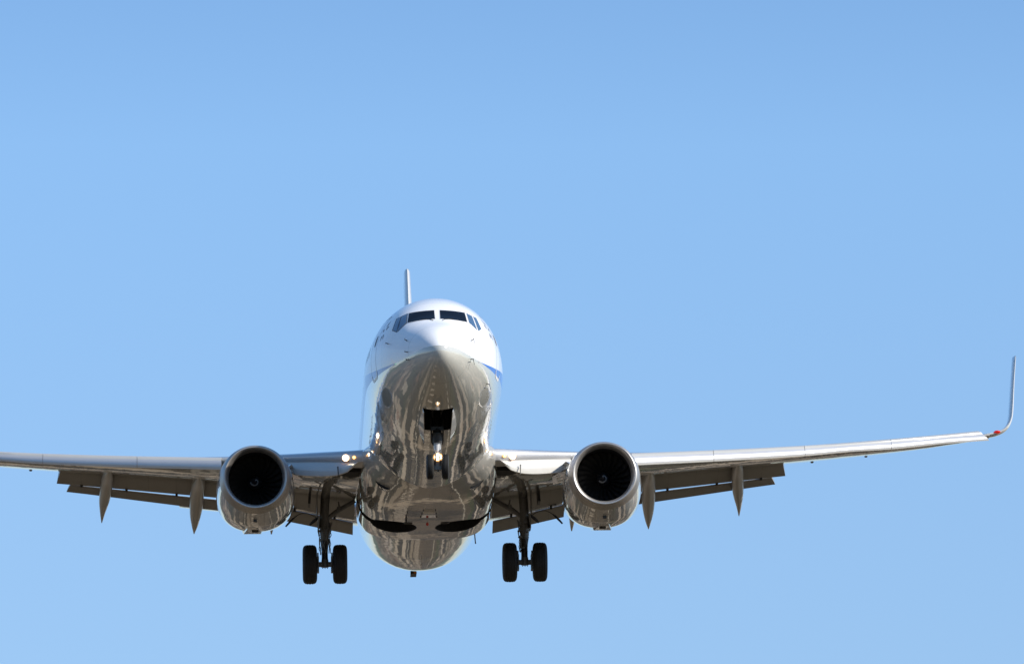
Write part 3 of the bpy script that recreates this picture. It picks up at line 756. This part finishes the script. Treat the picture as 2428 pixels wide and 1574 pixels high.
    mb.loft([[(c.x + sg * dx, c.y + dy, c.z + .045 * s_ * math.sin(a)) if False else (c.x + c.x * 0 + .10 * s_ * math.cos(a), c.y + dy, c.z + .042 * s_ * math.sin(a)) for a in [2 * math.pi * k / 16 for k in range(16)]] for s_, dy, dx in ((1, .08, 0), (.9, -.02, 0), (.6, -.07, 0), (.1, -.1, 0))])
    mb.build('nav_light', 'navr' if sg > 0 else 'navg', wing)
    # root landing lights in the leading edge
    lamp('landing_light', (sg * 2.32, 12.985 , -1.10), .085, wing, rb=1.15)
    lamp('turnoff_light', (sg * 2.09, 12.815, -1.12), .034, wing, 'lamp2', rb=1.5)

    # ---- engine
    cx = sg * 4.83
    Y = [12.10, 12.13, 12.22, 12.4, 12.65, 13.1, 13.7, 14.3, 15.0, 15.6, 16.2, 16.6]
    HW = [.868, .905, .945, .985, 1.02, 1.065, 1.095, 1.105, 1.09, 1.04, .96, .88]
    ZT = [-.935, -.90, -.865, -.83, -.80, -.775, -.765, -.765, -.79, -.83, -.90, -.96]
    ZB = [-2.60, -2.64, -2.68, -2.73, -2.78, -2.85, -2.90, -2.89, -2.82, -2.71, -2.59, -2.50]
    hw, zt, zb = pchip(Y, HW), pchip(Y, ZT), pchip(Y, ZB)
    def nring(y, n=96):
        w_, t, b = hw(y), zt(y), zb(y); zm = t - w_ * .98; P = []
        for k in range(n):
            a = 2 * math.pi * k / n; c, s_ = math.cos(a), math.sin(a)
            z = zm + (t - zm) * s_
            if s_ < 0:
                ex = 2 / (2 + .28 * min(1, max(0, (y - 12.3) / 1.2))); c = math.copysign(abs(c) ** ex, c); z = zm - (zm - b) * abs(s_) ** ex
            e = 1
            P.append((cx + w_ * c * e, y, z))
        return P
    LIPY = 12.45
    mb = MB(); mb.loft([nring(LIPY + (16.6 - LIPY) * (k / 30)) for k in range(31)], False)
    # back of the fan nozzle closes inwards to a dark annulus
    mb.cur = 1; r0 = nring(16.6); cc = Vector((cx, 0, -1.73)); r1 = [tuple(cc + (Vector(p) - cc) * .93 + Vector((0, .07 * Vector(p).y * 0, 0))) for p in r0]; r1 = [(p[0], 16.3, p[2]) for p in r1]
    r2 = [(cx + (p[0] - cx) * .5, 16.2, -1.73 + (p[2] + 1.73) * .5) for p in r1]; mb.loft([r0, r1, r2], False)
    eng = mb.build('engine', 'cowl', plane, mats=['cowl', 'dark'], sharp=40)
    # lip: outer skin forward to the highlight, then in to the throat
    def tr(y, r, zc): return [(cx + r * math.cos(a), y, zc + r * math.sin(a)) for a in [2 * math.pi * k / 96 for k in range(96)]]
    inn = [(12.10, .862, -1.768), (12.105, .845, -1.766), (12.13, .815, -1.763), (12.19, .782, -1.761), (12.27, .763, -1.76), (12.38, .754, -1.76), (12.48, .752, -1.76)]
    mb = MB(); mb.loft([nring(y) for y in (12.45, 12.40, 12.32, 12.25, 12.19, 12.14, 12.115, 12.10)] + [tr(*q) for q in inn], False)
    mb.build('inlet_lip', 'lip', eng, sharp=80)
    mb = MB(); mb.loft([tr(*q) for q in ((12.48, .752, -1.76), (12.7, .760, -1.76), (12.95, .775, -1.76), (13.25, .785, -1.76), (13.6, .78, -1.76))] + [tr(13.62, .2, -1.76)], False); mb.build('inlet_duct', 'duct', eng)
    # fan with wide twisted blades
    mb = MB()
    for k in range(24):
        a0 = 2 * math.pi * k / 24; P = []
        for i in range(9):
            r = .20 + (.765 - .20) * i / 8; st = D(25 + 42 * (i / 8)); ch = .10 + .05 * math.sin(math.pi * min(1, i / 8 * .8)); row = []
            for q in (-1, -.33, .33, 1):
                tng = ch * q * math.sin(st) ; dy = ch * q * math.cos(st) * 1.0; a = a0 + tng / r + .10 * (i / 8) ** 2
                row.append((cx + r * math.cos(a), 13.16 + dy + .015 * q * q, -1.76 + r * math.sin(a)))
            P.append(row)
        mb.loft(P, False, False)
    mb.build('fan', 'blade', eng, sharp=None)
    mb = MB(); prof = [(12.78, .002), (12.80, .03), (12.86, .072), (12.95, .125), (13.05, .172), (13.15, .205), (13.3, .215)]
    mb.revy((cx, 0, -1.76), prof, 32)
    pf = pchip([p[1] for p in prof], [p[0] for p in prof]); L = []
    for k in range(40):
        t = k / 39; r = .022 + .115 * t; a = D(90) - 2 * math.pi * .78 * t * 1.0 + (D(40) if sg > 0 else D(10)); ww = .015 * (1.2 if t < .1 else 1)
        L.append([(cx + (r + q) * math.cos(a), pf(r + q) - .006, -1.76 + (r + q) * math.sin(a)) for q in (-ww, ww)])
    mb.cur = 1; mb.loft(L, False, False)
    mb.build('spinner', 'spin', eng, mats=['spin', 'mark'], sharp=60)
    # pylon
    mb = MB(); rr = []
    for y, z0, z1, hw_ in ((13.0, -.80, -.775, .03), (13.8, -.9, -.66, .12), (14.6, -1.0, -.62, .17), (15.6, -1.1, -.60, .19), (17.2, -1.3, -.55, .18), (18.6, -1.2, -.6, .10)):
        rr.append([(cx - sg * .0 + hw_ * math.cos(a), y, (z0 + z1) / 2 + (z1 - z0) / 2 * math.sin(a)) for a in [2 * math.pi * k / 20 for k in range(20)]])
    mb.loft(rr); mb.build('pylon', 'wing', eng, sharp=60)
    # inboard fillet between the cowl and the wing, and the small fin (chine) on the cowl
    mb = MB(); rr = []
    for y, x0, x1, z0, z1 in ((13.6, 3.95, 4.3, -1.30, -.86), (14.2, 3.66, 4.4, -1.36, -.84), (15.2, 3.5, 4.5, -1.30, -.8), (17.0, 3.6, 4.5, -1.2, -.9)):
        rr.append([(sg * (x0 + (x1 - x0) * t), y, z0 + (z1 - z0) * (t ** .6)) for t in (0, .1, .25, .5, .75, 1)] + [(sg * x1, y, z0 + .25)])
    mb.loft(rr); mb.build('pylon_fillet', 'wing', eng, sharp=40)
    mb = MB(); mb.loft([[(sg * 3.94, 13.0, -1.36), (sg * 3.92, 13.0, -1.34), (sg * 3.95, 13.0, -1.33)], [(sg * 3.93, 13.4, -1.26), (sg * 3.82, 13.4, -1.19), (sg * 3.95, 13.4, -1.22)], [(sg * 3.90, 14.2, -1.22), (sg * 3.76, 14.2, -1.13), (sg * 3.92, 14.2, -1.18)]]); mb.build('engine_chine', 'white', eng, False, sharp=None)
    # keel with latches under the cowl
    mb = MB(); A = []
    for y, ww, dz in ((13.2, .05, .0), (14.0, .16, .02), (15.0, .26, .05), (15.9, .29, .075), (16.6, .29, .085), (16.66, .27, .05)):
        zz = zb(min(y, 16.6)); kx = cx + (-.10 if sg < 0 else .05); A.append([(kx - ww * 1.2, y, zz + .10), (kx - ww * .93, y, zz - dz), (kx + ww * .93, y, zz - dz), (kx + ww * 1.2, y, zz + .10)])
    mb.loft(A); mb.build('cowl_keel', 'cowl', eng, False, sharp=None)
    for y, hx in ((12.95, .05), (14.25, .09)):
        mb = MB(); mb.box((cx + .02 * sg, y, zb(y) - .03), (hx, .07, .03)); mb.build('cowl_latch', 'dark', eng, False, sharp=None)

    # ---- main gear
    gx = sg * 2.86; mb = MB()
    mb.cur = 0
    mb.tube([(gx - sg * .05, 19.45, -.7), (gx, 19.5, -1.55), (gx, 19.55, -1.80)], [.13, .13, .15], 20)
    mb.tube([(gx, 19.55, -1.80), (gx, 19.56, -2.06), (gx, 19.57, -2.30)], [.15, .135, .115], 20)
    for k in range(7): z = -1.86 - .065 * k; mb.tube([(gx, 19.55, z), (gx, 19.55, z - .02)], .165 - .006 * k, 16)
    mb.cur = 1; mb.tube([(gx, 19.57, -2.3), (gx, 19.6, -2.98)], .085, 18)
    mb.cur = 0; mb.tube([(gx - .42, 19.6, -2.98), (gx + .42, 19.6, -2.98)], .075, 16); mb.tube([(gx, 19.6, -2.84), (gx, 19.6, -3.06)], [.10, .11], 16)
    for s_ in (-1, 1):
        mb.box((gx + s_ * .205, 19.6, -2.99), (.035, .16, .22)); mb.box((gx + s_ * .20, 19.5, -2.72), (.02, .03, .06))
        # torsion links fore and aft
        mb.tube([(gx + s_ * .10, 19.7, -2.25), (gx + s_ * .06, 20.02, -2.6), (gx + s_ * .08, 19.72, -2.95)], .03, 8)
    # hydraulic lines, clamps and fittings crowding the strut
    r_ = random.Random(5 + sg)
    for k in range(9):
        a = r_.uniform(0, 6.28); pts = []
        for q in range(8):
            z = -1.75 - .13 * q - r_.uniform(0, .03); rad = .19 - .008 * q + r_.uniform(-.02, .03); pts.append((gx + rad * math.cos(a + .25 * math.sin(q * 1.3 + k)), 19.55 + rad * math.sin(a), z))
        mb.tube(pts, .012, 6)
    for k in range(16):
        a = r_.uniform(0, 6.28); z = r_.uniform(-2.7, -1.8); rad = .17 if z > -2.3 else .12; mb.box((gx + rad * math.cos(a), 19.55 + rad * math.sin(a), z), (r_.uniform(.015, .04), .03, r_.uniform(.015, .05)))
    for k in range(3): mb.tube([(gx + (-.05 + .05 * k), 19.5, -3.05), (gx + (-.07 + .07 * k), 19.48, -3.12)], .012, 6)
    gear = mb.build('main_gear', 'strut', plane, mats=['strut', 'dark'], sharp=40)
    for s_ in (-1, 1):
        tx = gx + s_ * .432
        tyre(tx, 19.6, -2.98, .565, .415, gear)
        mb = MB(); mb.wheel((tx, 19.6, -2.98), [(-.15, .03), (-.15, .20), (-.19, .285), (.19, .285), (.15, .20), (.15, .03)], 36); mb.build('wheel_rim', 'rim', gear)
        mb = MB(); mb.wheel((gx + s_ * .235, 19.6, -2.98), [(-.03, .09), (-.03, .21), (.04, .21), (.04, .09)], 28); mb.build('brake_unit', 'dark', gear)
    mb = MB(); mb.tube([(gx - sg * .10, 19.5, -1.66), (gx - sg * .34, 19.5, -1.48), (gx - sg * .88, 19.5, -1.16)], [.06, .075, .06], 12)
    mb.tube([(gx - sg * .45, 19.4, -1.45), (gx - sg * .40, 19.4, -1.20)], .025, 8); mb.box((gx - sg * .42, 19.45, -1.40), (.06, .06, .06)); mb.build('side_brace', 'strut', gear)
    mb = MB(); mb.tube([(gx, 19.35, -1.1), (gx + sg * .02, 18.7, -.95)], .05, 10); mb.build('drag_strut', 'strut', gear)
    mb = MB(); mb.tube([(gx + sg * .16, 19.5, -1.62), (gx + sg * .30, 19.55, -1.73), (gx + sg * .42, 19.6, -1.83)], [.03, .05, .03], 8); mb.build('door_link', 'dark', gear)
    # plate door along the outboard side of the leg, seen edge-on
    mb = MB(); mb.loft([[(gx + sg * (.19 + dx), y, z) for dx, y in ((0, 19.15), (.03, 19.15), (.035, 20.0), (.005, 20.0))] for z in (-.85, -1.2, -1.62)])
    mb.loft([[(gx + sg * (.16 + dx), y, z) for dx, y in ((0, 19.25), (.025, 19.25), (.03, 19.85), (.005, 19.85))] for z in (-1.66, -1.85, -2.02)]); mb.build('gear_door', 'flap', gear, False, sharp=None)
    mb = MB(); mb.box((gx + sg * .42, 19.6, -1.05), (.035, .35, .22), Matrix.Rotation(D(-4 * sg), 3, 'Y')); mb.build('gear_door', 'dark', gear, False, sharp=None)
    mb = MB(); P = [(gx + sg * (.16 + .95 * t), 19.9, -1.62 - .20 * t + .28 * math.sin(math.pi * t)) for t in [k / 10 for k in range(11)]]
    mb.tube(P, [.011] * 7 + [.016, .032, .032, .024], 8); mb.build('brake_hose', 'dark', gear)

# ---- tail fin, tailplanes
def slab(secs, n=16):
    """secs: (le point, te point, half thickness vector)"""
    rr = []
    for le, te, th in secs:
        le, te, th = Vector(le), Vector(te), Vector(th); P = []
        for s_, hh in ((1, .03), (.8, .45), (.5, .9), (.3, 1), (.12, .8), (.03, .42), (0, 0), (.03, -.42), (.12, -.8), (.3, -1), (.5, -.9), (.8, -.45), (1, -.03)): P.append(le + (te - le) * s_ + th * hh)
        rr.append(P)
    return rr
mb = MB(); mb.loft(slab([((0, 26.5, 1.8), (0, 37.3, 1.7), (.10, 0, 0)), ((0, 30.0, 2.2), (0, 37.4, 2.0), (.22, 0, 0)), ((0, 31.6, 3.0), (0, 37.6, 3.0), (.25, 0, 0)), ((0, 34.4, 6.2), (0, 38.4, 6.2), (.17, 0, 0)), ((0, 37.0, 9.20), (0, 39.1, 9.20), (.105, 0, 0)), ((0, 37.1, 9.27), (0, 39.1, 9.27), (.09, 0, 0))]))
n = 13; mb.m = []
for i in range(5):
    for j in range(n): mb.m.append(1 if 3 <= j <= 8 else 0)
mb.m += [0, 0]
mb.build('tail_fin', 'blue', plane, mats=['blue', 'white'], sharp=70)
for sg in (-1, 1):
    mb = MB(); mb.loft(slab([((sg * .3, 33.4, 1.05), (sg * .3, 37.9, 1.15), (0, 0, .24)), ((sg * 1.2, 33.9, 1.16), (sg * 1.2, 38.0, 1.26), (0, 0, .22)), ((sg * 7.0, 37.3, 2.02), (sg * 7.0, 38.8, 2.07), (0, 0, .07)), ((sg * 7.17, 37.7, 2.05), (sg * 7.17, 38.8, 2.09), (0, 0, .03))])); mb.build('tailplane', 'wing', plane, sharp=70)
